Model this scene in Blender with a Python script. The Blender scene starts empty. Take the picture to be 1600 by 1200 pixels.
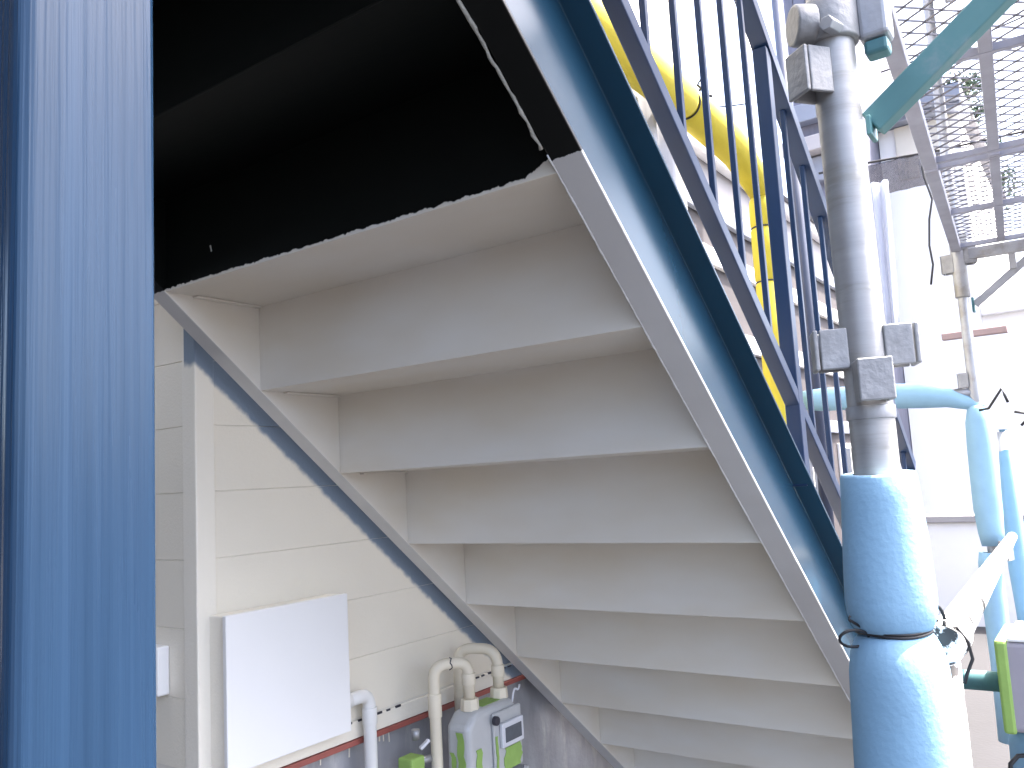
import bpy, math, random
from mathutils import Vector, Matrix
random.seed(7)
SC = bpy.context.scene
COL = SC.collection

# ------------------------------------------------------------------ camera
# world: X runs along the building wall (down the stair), Y towards the wall, Z up; the lens is at the origin,
# the ground lies GZ below it
GZ = -1.584
cam_d = bpy.data.cameras.new('camera')
cam_d.sensor_width = 36.0
cam_d.lens = 29.32
cam_d.clip_start = 0.02
cam_d.clip_end = 800
cam = bpy.data.objects.new('camera', cam_d)
COL.objects.link(cam)
cam.matrix_world = Matrix(((0.5805, -0.0628, -0.8119, 0),
                           (-0.8125, -0.1114, -0.5723, 0),
                           (-0.0545, 0.9918, -0.1157, 0),
                           (0, 0, 0, 1)))
SC.camera = cam

# ------------------------------------------------------------------ sky and sun
SUN_AZ = (0.60, -0.80)      # horizontal direction towards the sun
SUN_EL = math.radians(62)
w = bpy.data.worlds.new('World')
SC.world = w
w.use_nodes = True
wn = w.node_tree.nodes
wl = w.node_tree.links
sky = wn.new('ShaderNodeTexSky')
sky.sky_type = 'NISHITA'
sky.sun_disc = False
sky.sun_elevation = SUN_EL
sky.sun_rotation = math.atan2(SUN_AZ[0], SUN_AZ[1])
sky.air_density = 0.8
sky.dust_density = 6.0
wl.new(sky.outputs[0], wn['Background'].inputs[0])
wn['Background'].inputs[1].default_value = 0.15
sun_d = bpy.data.lights.new('sun', 'SUN')
sun_d.energy = 3.4
sun_d.angle = math.radians(0.5)
sun_d.color = (1.0, 0.94, 0.85)
sun = bpy.data.objects.new('sun', sun_d)
COL.objects.link(sun)
sv = Vector((SUN_AZ[0] * math.cos(SUN_EL), SUN_AZ[1] * math.cos(SUN_EL), math.sin(SUN_EL))).normalized()
sun.rotation_euler = sv.to_track_quat('Z', 'Y').to_euler()
sun.location = (6, -8, 10)
SC.view_settings.view_transform = 'Standard'
SC.view_settings.look = 'None'
SC.view_settings.exposure = 3.05
SC.view_settings.gamma = 1.0
SC.view_settings.use_curve_mapping = False
SC.render.engine = 'CYCLES'
SC.cycles.max_bounces = 7
SC.cycles.diffuse_bounces = 4
SC.cycles.glossy_bounces = 3
SC.cycles.transparent_max_bounces = 12

# ------------------------------------------------------------------ materials
def nodes_of(name):
    m = bpy.data.materials.new(name)
    m.use_nodes = True
    nt = m.node_tree
    return m, nt, nt.nodes, nt.links, nt.nodes['Principled BSDF']

def mat(name, col, rough=0.5, metal=0.0, var=0.12, vscale=4.0, stretch=(1, 1, 1), bump=0.0, bscale=80.0, bstretch=None,
        rvar=0.0, coat=0.0, spec=0.5, col2=None, c2scale=3.0, c2lo=0.5, c2hi=0.7, world=False):
    """painted / plain surface: colour varied by noise, optional second colour in patches, optional fine bump"""
    m, nt, N, L, B = nodes_of(name)
    B.inputs['Roughness'].default_value = rough
    B.inputs['Metallic'].default_value = metal
    B.inputs['Specular IOR Level'].default_value = spec
    B.inputs['Coat Weight'].default_value = coat
    B.inputs['Coat Roughness'].default_value = 0.12
    if world:
        tc = N.new('ShaderNodeNewGeometry'); src = tc.outputs['Position']
    else:
        tc = N.new('ShaderNodeTexCoord'); src = tc.outputs['Object']
    mp = N.new('ShaderNodeMapping')
    mp.inputs['Scale'].default_value = stretch
    L.new(src, mp.inputs[0])
    n1 = N.new('ShaderNodeTexNoise')
    n1.inputs['Scale'].default_value = vscale
    n1.inputs['Detail'].default_value = 5
    L.new(mp.outputs[0], n1.inputs['Vector'])
    r = N.new('ShaderNodeMapRange')
    r.inputs[1].default_value = 0.25; r.inputs[2].default_value = 0.75
    r.inputs[3].default_value = 1 - var; r.inputs[4].default_value = 1 + var
    L.new(n1.outputs[0], r.inputs[0])
    mul = N.new('ShaderNodeVectorMath'); mul.operation = 'SCALE'
    mul.inputs[0].default_value = col[:3]
    if col2:
        n2 = N.new('ShaderNodeTexNoise')
        n2.inputs['Scale'].default_value = c2scale
        n2.inputs['Detail'].default_value = 6
        n2.inputs['Roughness'].default_value = 0.65
        L.new(mp.outputs[0], n2.inputs['Vector'])
        cr = N.new('ShaderNodeMapRange'); cr.interpolation_type = 'SMOOTHSTEP'
        cr.inputs[1].default_value = c2lo; cr.inputs[2].default_value = c2hi
        L.new(n2.outputs[0], cr.inputs[0])
        mx = N.new('ShaderNodeMix'); mx.data_type = 'RGBA'
        mx.inputs[6].default_value = (*col[:3], 1); mx.inputs[7].default_value = (*col2[:3], 1)
        L.new(cr.outputs[0], mx.inputs[0])
        L.new(mx.outputs[2], mul.inputs[0])
    L.new(r.outputs[0], mul.inputs['Scale'])
    L.new(mul.outputs[0], B.inputs['Base Color'])
    if rvar:
        rr = N.new('ShaderNodeMapRange')
        rr.inputs[1].default_value = 0.3; rr.inputs[2].default_value = 0.7
        rr.inputs[3].default_value = max(0.03, rough - rvar); rr.inputs[4].default_value = min(1, rough + rvar)
        L.new(n1.outputs[0], rr.inputs[0])
        L.new(rr.outputs[0], B.inputs['Roughness'])
    if bump:
        mb = N.new('ShaderNodeMapping'); mb.inputs['Scale'].default_value = bstretch or (1, 1, 1)
        L.new(src, mb.inputs[0])
        nb = N.new('ShaderNodeTexNoise'); nb.inputs['Scale'].default_value = bscale
        nb.inputs['Detail'].default_value = 3
        L.new(mb.outputs[0], nb.inputs['Vector'])
        bp = N.new('ShaderNodeBump'); bp.inputs['Strength'].default_value = bump
        bp.inputs['Distance'].default_value = 0.004
        L.new(nb.outputs[0], bp.inputs['Height'])
        L.new(bp.outputs[0], B.inputs['Normal'])
    return m

# stair line: near edge of tread 0, going and rise
X0, Z0, GO, RI = 0.910, 0.4003, 0.2195, 0.1804
LN = math.hypot(GO, RI)
SL = Vector((GO / LN, 0, -RI / LN))          # down the stair
NN = Vector((RI / LN, 0, GO / LN))           # square to the stair line, upwards
def st(s, n, y):
    return Vector((X0, 0, Z0)) + SL * s + NN * n + Vector((0, y, 0))

def paint_front_mat(name='stair_underside_paint', c0=(0.63, 0.59, 0.52), c1=(0.67, 0.655, 0.62), rough=0.5, spec=0.15):
    """stair underside: fresh white coat up to a ragged brush line, old black paint above it"""
    m, nt, N, L, B = nodes_of(name)
    g = N.new('ShaderNodeNewGeometry')
    dot = N.new('ShaderNodeVectorMath'); dot.operation = 'DOT_PRODUCT'
    sub = N.new('ShaderNodeVectorMath'); sub.operation = 'SUBTRACT'
    sub.inputs[1].default_value = (X0, 0, Z0)
    L.new(g.outputs['Position'], sub.inputs[0])
    L.new(sub.outputs[0], dot.inputs[0]); dot.inputs[1].default_value = SL
    mp = N.new('ShaderNodeMapping'); mp.inputs['Scale'].default_value = (0.25, 1, 0.25)
    L.new(g.outputs['Position'], mp.inputs[0])
    n = N.new('ShaderNodeTexNoise'); n.inputs['Scale'].default_value = 75; n.inputs['Detail'].default_value = 6
    n.inputs['Roughness'].default_value = 0.7
    L.new(mp.outputs[0], n.inputs['Vector'])
    ma = N.new('ShaderNodeMath'); ma.operation = 'MULTIPLY_ADD'
    L.new(n.outputs[0], ma.inputs[0]); ma.inputs[1].default_value = 0.010
    L.new(dot.outputs['Value'], ma.inputs[2])
    # the brush line runs a little higher on the outer beam
    sy = N.new('ShaderNodeSeparateXYZ'); L.new(g.outputs['Position'], sy.inputs[0])
    ey = N.new('ShaderNodeMapRange'); ey.inputs[1].default_value = 0.60; ey.inputs[2].default_value = 0.545
    ey.inputs[3].default_value = 0.0; ey.inputs[4].default_value = 0.016
    L.new(sy.outputs[1], ey.inputs[0])
    ad = N.new('ShaderNodeMath'); ad.operation = 'ADD'
    L.new(ma.outputs[0], ad.inputs[0]); L.new(ey.outputs[0], ad.inputs[1])
    th = N.new('ShaderNodeMapRange'); th.inputs[1].default_value = 0.0012; th.inputs[2].default_value = 0.0020
    L.new(ad.outputs[0], th.inputs[0])
    # white coat: uneven, patches where the old coat shows
    n2 = N.new('ShaderNodeTexNoise'); n2.inputs['Scale'].default_value = 4.5; n2.inputs['Detail'].default_value = 3
    m2 = N.new('ShaderNodeMapping'); m2.inputs['Scale'].default_value = (1, 0.6, 1.6)
    L.new(g.outputs['Position'], m2.inputs[0]); L.new(m2.outputs[0], n2.inputs['Vector'])
    cr = N.new('ShaderNodeValToRGB')
    cr.color_ramp.elements[0].position = 0.34; cr.color_ramp.elements[0].color = (*c0, 1)
    cr.color_ramp.elements[1].position = 0.68; cr.color_ramp.elements[1].color = (*c1, 1)
    L.new(n2.outputs[0], cr.inputs[0])
    n3 = N.new('ShaderNodeTexNoise'); n3.inputs['Scale'].default_value = 3; n3.inputs['Detail'].default_value = 3
    blk = N.new('ShaderNodeValToRGB')
    blk.color_ramp.elements[0].color = (0.0012, 0.0018, 0.0018, 1); blk.color_ramp.elements[1].color = (0.0022, 0.0034, 0.003, 1)
    L.new(n3.outputs[0], blk.inputs[0])
    mx = N.new('ShaderNodeMix'); mx.data_type = 'RGBA'
    L.new(th.outputs[0], mx.inputs[0]); L.new(blk.outputs[0], mx.inputs[6]); L.new(cr.outputs[0], mx.inputs[7])
    L.new(mx.outputs[2], B.inputs['Base Color'])
    B.inputs['Roughness'].default_value = rough
    B.inputs['Specular IOR Level'].default_value = spec
    bp = N.new('ShaderNodeBump'); bp.inputs['Strength'].default_value = 0.5; bp.inputs['Distance'].default_value = 0.0012
    L.new(th.outputs[0], bp.inputs['Height'])
    nb = N.new('ShaderNodeTexNoise'); nb.inputs['Scale'].default_value = 9; nb.inputs['Detail'].default_value = 4
    mb = N.new('ShaderNodeMapping'); mb.inputs['Scale'].default_value = (6, 0.7, 6)
    L.new(g.outputs['Position'], mb.inputs[0]); L.new(mb.outputs[0], nb.inputs['Vector'])
    bp2 = N.new('ShaderNodeBump'); bp2.inputs['Strength'].default_value = 0.10; bp2.inputs['Distance'].default_value = 0.003
    L.new(nb.outputs[0], bp2.inputs['Height']); L.new(bp.outputs[0], bp2.inputs['Normal'])
    L.new(bp2.outputs[0], B.inputs['Normal'])
    return m

M = {}
M['under'] = paint_front_mat()
M['flange'] = paint_front_mat('side_beam_paint', (0.50, 0.50, 0.505), (0.56, 0.565, 0.575), 0.30, 0.45)
M['blue'] = mat('blue_gloss_paint', (0.0125, 0.046, 0.082), 0.22, var=0.10, vscale=3, bump=0.05, bscale=14, spec=0.4)
M['rail'] = mat('navy_rail_paint', (0.010, 0.027, 0.072), 0.30, var=0.10, vscale=5, bump=0.04, bscale=30, spec=0.30)
M['blue_post'] = mat('blue_brushed_paint', (0.0150, 0.042, 0.088), 0.26, var=0.18, vscale=1.0, stretch=(70, 70, 1.3), bump=0.45, bscale=1.0,
                     bstretch=(150, 150, 2.5), rvar=0.10, spec=0.28)
M['wall'] = mat('cream_siding_paint', (0.76, 0.715, 0.615), 0.34, var=0.04, vscale=2.2, bump=0.18, bscale=210, world=True)
M['trim'] = mat('cream_trim_paint', (0.78, 0.74, 0.65), 0.36, var=0.03, vscale=6, bump=0.15, bscale=160)
M['sky_block'] = mat('grey_brown_block_render', (0.09, 0.088, 0.085), 0.8, var=0.1, vscale=2)  # dark, for the unseen mass added behind the camera to block skylight
M['groove'] = mat('joint_sealant', (0.70, 0.67, 0.60), 0.7, var=0.1)
M['red'] = mat('red_brown_drip_edge', (0.30, 0.085, 0.07), 0.55, var=0.2, vscale=12)
M['found'] = mat('foundation_mortar', (0.30, 0.305, 0.325), 0.85, var=0.25, vscale=5, stretch=(2.5, 2.5, 0.8), bump=0.4, bscale=60,
                 col2=(0.40, 0.40, 0.40), c2scale=6, world=True)
M['ground'] = mat('ground_asphalt', (0.022, 0.022, 0.026), 0.9, var=0.14, vscale=0.8, bump=0.35, bscale=45, col2=(0.016, 0.016, 0.019), c2scale=0.35, world=True)
M['boxwhite'] = mat('white_box_paint', (0.78, 0.78, 0.78), 0.36, var=0.02, vscale=3)
M['galv'] = mat('galvanised_steel', (0.34, 0.35, 0.375), 0.46, metal=0.55, var=0.16, vscale=9, bump=0.12, bscale=120, rvar=0.12,
                col2=(0.27, 0.265, 0.26), c2scale=7, c2lo=0.48, c2hi=0.66)
M['galv_ring'] = mat('galvanised_pole', (0.33, 0.33, 0.335), 0.48, metal=0.4, var=0.10, vscale=5, stretch=(1, 1, 9), bump=0.08, bscale=24,
                     bstretch=(1, 1, 7), col2=(0.265, 0.26, 0.245), c2scale=3, c2lo=0.5, c2hi=0.68)
M['deck'] = mat('weathered_deck_steel', (0.27, 0.28, 0.34), 0.55, metal=0.25, var=0.18, vscale=9, bump=0.1, bscale=90)
M['mesh'] = mat('weathered_mesh', (0.12, 0.12, 0.145), 0.6, metal=0.2, var=0.2, vscale=9)
M['pocket'] = mat('cast_pocket_steel', (0.29, 0.295, 0.305), 0.6, metal=0.3, var=0.2, vscale=30, bump=0.3, bscale=130)
M['foam'] = mat('blue_foam', (0.215, 0.37, 0.51), 0.88, var=0.05, vscale=14, bump=0.16, bscale=150, spec=0.25)
M['foam_in'] = mat('foam_cut_edge', (0.45, 0.66, 0.82), 0.85, var=0.08, vscale=40)
M['foam_y'] = mat('yellow_foam', (0.46, 0.385, 0.04), 0.7, var=0.08, vscale=8, bump=0.3, bscale=60, spec=0.25)
M['wire'] = mat('black_wire', (0.012, 0.012, 0.014), 0.5, var=0.1)
M['green'] = mat('turquoise_bracket_paint', (0.085, 0.215, 0.225), 0.5, var=0.15, vscale=10, col2=(0.20, 0.26, 0.28), c2scale=5, c2lo=0.55, c2hi=0.7)
M['teal'] = mat('teal_cap', (0.06, 0.17, 0.19), 0.55, var=0.2, vscale=30)
M['lime'] = mat('lime_masking_tape', (0.25, 0.40, 0.10), 0.6, var=0.12, vscale=22, bump=0.2, bscale=70)
M['cream_pvc'] = mat('cream_gas_pipe', (0.68, 0.62, 0.50), 0.45, var=0.07, vscale=14)
M['grey_pvc'] = mat('pale_conduit', (0.70, 0.70, 0.69), 0.4, var=0.05, vscale=12)
M['meter'] = mat('meter_grey_case', (0.44, 0.45, 0.46), 0.35, var=0.10, vscale=12, bump=0.3, bscale=25, coat=0.3)
M['dark'] = mat('dark_plastic', (0.03, 0.03, 0.045), 0.4, var=0.2)
M['display'] = mat('meter_display', (0.10, 0.11, 0.13), 0.15, var=0.1, vscale=60)
M['paleframe'] = mat('pale_display_frame', (0.62, 0.63, 0.68), 0.4, var=0.05)
M['weld'] = mat('weld_bead', (0.33, 0.33, 0.30), 0.7, var=0.25, vscale=60, bump=0.5, bscale=220)
M['weldw'] = mat('white_painted_bead', (0.62, 0.62, 0.62), 0.6, var=0.1, vscale=60, bump=0.5, bscale=220)
M['scuffed'] = mat('scuffed_white_pipe', (0.78, 0.77, 0.74), 0.5, var=0.05, vscale=10, stretch=(1, 1, 1), col2=(0.03, 0.03, 0.03), c2scale=24, c2lo=0.55, c2hi=0.58)
M['house_white'] = mat('white_house_render', (0.80, 0.79, 0.78), 0.8, var=0.03, vscale=1.5)
M['house_pink'] = mat('pale_grey_render', (0.33, 0.315, 0.32), 0.85, var=0.06, vscale=2)
M['taupe'] = mat('taupe_siding', (0.042, 0.036, 0.040), 0.75, var=0.18, vscale=4, stretch=(1, 1, 5), bump=0.3, bscale=20)
M['lilac'] = mat('lilac_grey_boards', (0.12, 0.125, 0.17), 0.75, var=0.18, vscale=4, stretch=(5, 5, 0.6))
M['navy'] = mat('navy_downpipe', (0.03, 0.04, 0.075), 0.4, var=0.15)
M['gutter'] = mat('white_gutter', (0.76, 0.75, 0.74), 0.45, var=0.04)
M['eave'] = mat('grey_eave', (0.19, 0.21, 0.26), 0.6, var=0.1)
M['beige'] = mat('beige_trim', (0.62, 0.58, 0.50), 0.6, var=0.06)
M['glassy'] = mat('dark_window_glass', (0.03, 0.035, 0.045), 0.08, var=0.1)
M['roof'] = mat('grey_roof_tiles', (0.10, 0.10, 0.115), 0.7, var=0.2, vscale=5)
M['board'] = mat('wood_brown_bar', (0.30, 0.22, 0.22), 0.7, var=0.15)
M['plastic_grey'] = mat('grey_wrap', (0.30, 0.285, 0.33), 0.45, var=0.1, vscale=8, bump=0.4, bscale=14)
M['bark'] = mat('bark', (0.045, 0.038, 0.034), 0.9, var=0.3, vscale=12, bump=0.6, bscale=30)
M['leaf'] = mat('leaf_green', (0.055, 0.085, 0.05), 0.6, var=0.35, vscale=1.7)
M['plateblk'] = mat('old_black_paint', (0.006, 0.008, 0.0075), 0.5, var=0.3, vscale=3, spec=0.3)
M['treadtop'] = mat('grey_tread_sheet', (0.20, 0.22, 0.22), 0.7, var=0.15)

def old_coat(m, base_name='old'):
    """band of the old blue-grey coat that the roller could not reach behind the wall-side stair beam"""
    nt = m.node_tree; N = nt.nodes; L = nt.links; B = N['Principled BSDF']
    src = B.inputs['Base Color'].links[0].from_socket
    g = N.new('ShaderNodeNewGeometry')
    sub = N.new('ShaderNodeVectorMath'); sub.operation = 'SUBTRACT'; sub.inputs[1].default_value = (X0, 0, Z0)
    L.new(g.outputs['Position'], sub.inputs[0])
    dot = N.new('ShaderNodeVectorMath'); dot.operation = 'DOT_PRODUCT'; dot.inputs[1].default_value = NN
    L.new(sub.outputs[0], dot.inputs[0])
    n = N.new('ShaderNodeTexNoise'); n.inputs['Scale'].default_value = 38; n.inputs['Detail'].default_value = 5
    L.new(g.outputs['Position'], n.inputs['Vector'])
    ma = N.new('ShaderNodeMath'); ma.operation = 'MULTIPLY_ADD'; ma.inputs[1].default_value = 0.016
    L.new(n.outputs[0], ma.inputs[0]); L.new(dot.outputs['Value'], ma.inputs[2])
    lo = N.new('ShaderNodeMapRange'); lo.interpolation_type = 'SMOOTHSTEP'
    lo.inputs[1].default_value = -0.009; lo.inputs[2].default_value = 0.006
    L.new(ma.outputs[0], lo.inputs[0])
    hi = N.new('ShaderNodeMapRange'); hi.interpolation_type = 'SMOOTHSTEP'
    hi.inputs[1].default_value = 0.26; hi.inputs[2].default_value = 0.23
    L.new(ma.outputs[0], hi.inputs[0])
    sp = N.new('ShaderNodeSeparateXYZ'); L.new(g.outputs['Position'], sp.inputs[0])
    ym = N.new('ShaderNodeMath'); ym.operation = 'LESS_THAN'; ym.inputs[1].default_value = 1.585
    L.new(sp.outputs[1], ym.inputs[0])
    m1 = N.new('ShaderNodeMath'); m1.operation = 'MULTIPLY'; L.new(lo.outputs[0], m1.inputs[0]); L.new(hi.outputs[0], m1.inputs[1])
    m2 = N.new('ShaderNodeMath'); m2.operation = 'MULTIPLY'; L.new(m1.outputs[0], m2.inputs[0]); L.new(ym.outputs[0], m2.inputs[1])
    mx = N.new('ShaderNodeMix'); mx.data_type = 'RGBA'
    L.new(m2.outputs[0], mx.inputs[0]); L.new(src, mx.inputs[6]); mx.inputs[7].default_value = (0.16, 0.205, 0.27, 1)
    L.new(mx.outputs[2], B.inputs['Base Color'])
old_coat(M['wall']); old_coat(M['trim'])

def translucent(name, col, alpha, rough=0.6):
    m, nt, N, L, B = nodes_of(name)
    B.inputs['Base Color'].default_value = (*col, 1)
    B.inputs['Roughness'].default_value = rough
    n = N.new('ShaderNodeTexNoise'); n.inputs['Scale'].default_value = 6
    r = N.new('ShaderNodeMapRange'); r.inputs[3].default_value = alpha - 0.15; r.inputs[4].default_value = alpha + 0.15
    L.new(n.outputs[0], r.inputs[0]); L.new(r.outputs[0], B.inputs['Alpha'])
    return m
M['netting'] = translucent('grey_safety_netting', (0.10, 0.095, 0.11), 0.66)
M['vinyl'] = translucent('pale_vinyl_sheet', (0.45, 0.49, 0.60), 0.62, 0.3)
M['whitesheet'] = translucent('white_dust_sheet', (0.36, 0.37, 0.42), 0.9, 0.35)

# ------------------------------------------------------------------ mesh builder
def basis(d, up=Vector((0, 0, 1))):
    d = d.normalized()
    if abs(d.dot(up)) > 0.98:
        up = Vector((1, 0, 0))
    a = d.cross(up).normalized()
    return a, a.cross(d).normalized()

class MB:
    def __init__(self):
        self.v = []; self.f = []; self.mi = []; self.sm = []
    def add(self, vs, fs, mi=0, smooth=False):
        o = len(self.v)
        self.v += [tuple(p) for p in vs]
        for f in fs:
            self.f.append([i + o for i in f]); self.mi.append(mi); self.sm.append(smooth)
        return self
    def box(self, a, b, mi=0):
        x0, x1 = sorted((a[0], b[0])); y0, y1 = sorted((a[1], b[1])); z0, z1 = sorted((a[2], b[2]))
        vs = [(x0, y0, z0), (x1, y0, z0), (x1, y1, z0), (x0, y1, z0), (x0, y0, z1), (x1, y0, z1), (x1, y1, z1), (x0, y1, z1)]
        return self.add(vs, [(0, 3, 2, 1), (4, 5, 6, 7), (0, 1, 5, 4), (1, 2, 6, 5), (2, 3, 7, 6), (3, 0, 4, 7)], mi)
    def beam(self, A, B, w, h, up=Vector((0, 0, 1)), mi=0):
        """bar from A to B, w across (A-B x up), h along up"""
        A = Vector(A); B = Vector(B)
        s, u = basis(B - A, Vector(up))
        vs = []
        for P in (A, B):
            for i, j in ((-1, -1), (1, -1), (1, 1), (-1, 1)):
                vs.append(P + s * (i * w / 2) + u * (j * h / 2))
        return self.add(vs, [(3, 2, 1, 0), (4, 5, 6, 7), (0, 1, 5, 4), (1, 2, 6, 5), (2, 3, 7, 6), (3, 0, 4, 7)], mi)
    def tube(self, pts, r, seg=16, caps=True, mi=0, smooth=True, noise=0.0):
        pts = [Vector(p) for p in pts]
        n = len(pts)
        rs = r if isinstance(r, (list, tuple)) else [r] * n
        a = None; vs = []
        for i, p in enumerate(pts):
            d = (pts[min(i + 1, n - 1)] - pts[max(i - 1, 0)]).normalized()
            if a is None:
                a, b = basis(d)
            else:
                a = (a - d * a.dot(d)).normalized(); b = a.cross(d).normalized()
            for k in range(seg):
                t = 2 * math.pi * k / seg
                rr = rs[i] * (1 + (random.uniform(-noise, noise) if noise else 0))
                vs.append(p + a * (math.cos(t) * rr) + b * (math.sin(t) * rr))
        fs = [(i * seg + k, i * seg + (k + 1) % seg, (i + 1) * seg + (k + 1) % seg, (i + 1) * seg + k) for i in range(n - 1) for k in range(seg)]
        self.add(vs, fs, mi, smooth)
        if caps:
            o = len(self.v)
            self.add(vs[:seg], [tuple(range(seg))], mi); self.add(vs[-seg:], [tuple(range(seg))[::-1]], mi)
        return self
    def prism(self, prof, A, B, axis_u, axis_v, mi=0, mis=None):
        """closed profile [(u,v)] swept straight from A to B"""
        A = Vector(A); B = Vector(B); n = len(prof)
        vs = [P + Vector(axis_u) * u + Vector(axis_v) * v for P in (A, B) for u, v in prof]
        for k in range(n):
            self.add([vs[k], vs[(k + 1) % n], vs[n + (k + 1) % n], vs[n + k]], [(0, 1, 2, 3)], mis[k] if mis else mi)
        self.add(vs[:n], [tuple(range(n))[::-1]], mi); self.add(vs[n:], [tuple(range(n))], mi)
        return self
    def build(self, name, mats, parent=None, bevel=0.0, bseg=2, weld=True):
        me = bpy.data.meshes.new(name)
        me.from_pydata(self.v, [], self.f)
        for m in (mats if isinstance(mats, (list, tuple)) else [mats]):
            me.materials.append(M[m])
        me.polygons.foreach_set('material_index', self.mi)
        me.polygons.foreach_set('use_smooth', self.sm)
        me.update()
        if weld:
            import bmesh
            bm = bmesh.new(); bm.from_mesh(me)
            bmesh.ops.remove_doubles(bm, verts=bm.verts, dist=1e-6)
            bmesh.ops.recalc_face_normals(bm, faces=bm.faces)
            bm.to_mesh(me); bm.free()
        o = bpy.data.objects.new(name, me)
        COL.objects.link(o)
        if parent:
            o.parent = parent
        if bevel:
            b = o.modifiers.new('bevel', 'BEVEL')
            b.width = bevel; b.segments = bseg; b.limit_method = 'ANGLE'; b.angle_limit = math.radians(40)
            b.harden_normals = False
        return o

def tag(o, label=None, cat=None, group=None, kind=None):
    if label: o['label'] = label
    if cat: o['category'] = cat
    if group: o['group'] = group
    if kind: o['kind'] = kind
    return o
def empty(name, loc, label, cat, group=None):
    # parts carry world coordinates, so the anchor's offset is undone through the parent inverse
    o = bpy.data.objects.new(name, None); COL.objects.link(o)
    o.empty_display_size = 0.1
    o['base'] = list(loc)
    return tag(o, label, cat, group)
def arc(c, a, b, r, t0, t1, n=8):
    c = Vector(c); a = Vector(a); b = Vector(b)
    return [c + a * (r * math.cos(t0 + (t1 - t0) * i / n)) + b * (r * math.sin(t0 + (t1 - t0) * i / n)) for i in range(n + 1)]
def bend(pts, r=0.02, n=6):
    """round the corners of a polyline"""
    pts = [Vector(p) for p in pts]; out = [pts[0]]
    for i in range(1, len(pts) - 1):
        p = pts[i]; d0 = (pts[i - 1] - p); d1 = (pts[i + 1] - p)
        k = min(r, d0.length * 0.49, d1.length * 0.49)
        a = p + d0.normalized() * k; b = p + d1.normalized() * k
        for j in range(n + 1):
            t = j / n
            out.append(a * (1 - t) ** 2 + p * 2 * t * (1 - t) + b * t ** 2)
    return out + [pts[-1]]

# ------------------------------------------------------------------ ground
g = MB()
g.add([(-300, -300, GZ), (300, -300, GZ), (300, 300, GZ), (-300, 300, GZ)], [(0, 1, 2, 3)])
tag(g.build('ground', 'ground', weld=False), kind='structure')

# ------------------------------------------------------------------ apartment building with cream siding
YW = 1.55; XC = 1.04; XE = 3.7793; ZTOP = 4.9753
bld = empty('apartment_building', (XC, YW, GZ), 'cream painted building wall with horizontal siding behind the stair', 'building')
MB().box((XC + 0.002, YW + 0.002, -0.5741), (XE - 0.0153, 6.6975, ZTOP)).build('wall', 'groove', bld)
MB().box((XC + 0.0287, YW + 0.0287, GZ - 0.0478), (XE - 0.0287, 6.6784, -0.576)).build('foundation', 'found', bld)
PITCH = 0.1402; ZB = -0.5473
k = 0
while ZB + k * PITCH < ZTOP - 0.0478:
    z0 = ZB + k * PITCH + 0.0003; z1 = ZB + (k + 1) * PITCH - 0.0003
    c = 0.0011
    prof = [(0.002, z0), (0.0, z0 + c), (0.0, z1 - c), (0.002, z1)]
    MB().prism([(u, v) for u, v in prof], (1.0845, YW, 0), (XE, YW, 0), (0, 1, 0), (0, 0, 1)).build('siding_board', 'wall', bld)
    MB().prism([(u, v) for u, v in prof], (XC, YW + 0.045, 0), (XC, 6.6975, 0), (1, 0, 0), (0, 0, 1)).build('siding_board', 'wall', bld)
    k += 1
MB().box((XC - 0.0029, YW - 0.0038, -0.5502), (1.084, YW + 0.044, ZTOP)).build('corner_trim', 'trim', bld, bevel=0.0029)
MB().box((1.0525, YW - 0.0057, -0.5923), (XE, YW + 0.0191, -0.5521)).build('starter_strip', 'trim', bld, bevel=0.0019)
MB().box((XC + 0.0191, YW - 0.0096, -0.6066), (XE, YW + 0.0287, -0.5937)).build('drip_edge', 'red', bld, bevel=0.001)
MB().box((XC + 0., YW - 0.0096, ZTOP), (XE, 6.6975, ZTOP + 0.2392)).build('parapet', 'trim', bld, bevel=0.0096)
ov = MB()
for i in range(26):      # vent slots punched into the starter strip
    x = 1.3395 + i * 0.0325
    if x < 1.6074 or x > 1.8466:
        ov.box((x, YW - 0.0072, -0.5554), (x + random.uniform(0.0115, 0.023), YW - 0.0038, -0.5516 + random.uniform(0, 0.0019)))
ov.build('vent_slots', 'dark', bld)
fl = MB()
for i in range(9):       # splashes of fresh paint run down the mortar
    x = random.uniform(1.2438, 1.6744); zt = -0.6104; h = random.uniform(0.006, 0.035); r = random.uniform(0.0008, 0.002)
    fl.beam((x, YW + 0.0276, zt), (x + random.uniform(-.004, .004), YW + 0.0276, zt - h), r * 2, 0.0019, up=(0, 1, 0))
fl.build('paint_run', 'trim', bld)

# unseen storey and wing masses, added to block sun and skylight around the stair
MB().box((-3.2, YW + 0.3, 1.75), (XC - 0.0035, 6.69, ZTOP)).build('storey_light_block', 'wall', bld)
MB().box((-3.2, 0.55, GZ), (-1.15, 6.69, 1.745)).build('wing_light_block', 'sky_block', bld)
MB().box((-3.2, 0.55, 1.7455), (-1.15, YW + 0.299, ZTOP)).build('wing_light_block', 'sky_block', bld)

# flat outlet box on the end wall
ob = empty('outlet_box', (XC, 1.684, -0.354), 'small white outlet box on the shaded end wall beside the post', 'outlet box')
MB().box((XC - 0.0287, 1.6476, -0.4019), (XC - 0.0005, 1.7222, -0.3023)).build('case', 'boxwhite', ob, bevel=0.0038)
MB().box((XC - 0.0325, 1.66, -0.3875), (XC - 0.0289, 1.7127, -0.3157)).build('lid', 'boxwhite', ob, bevel=0.001)

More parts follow.
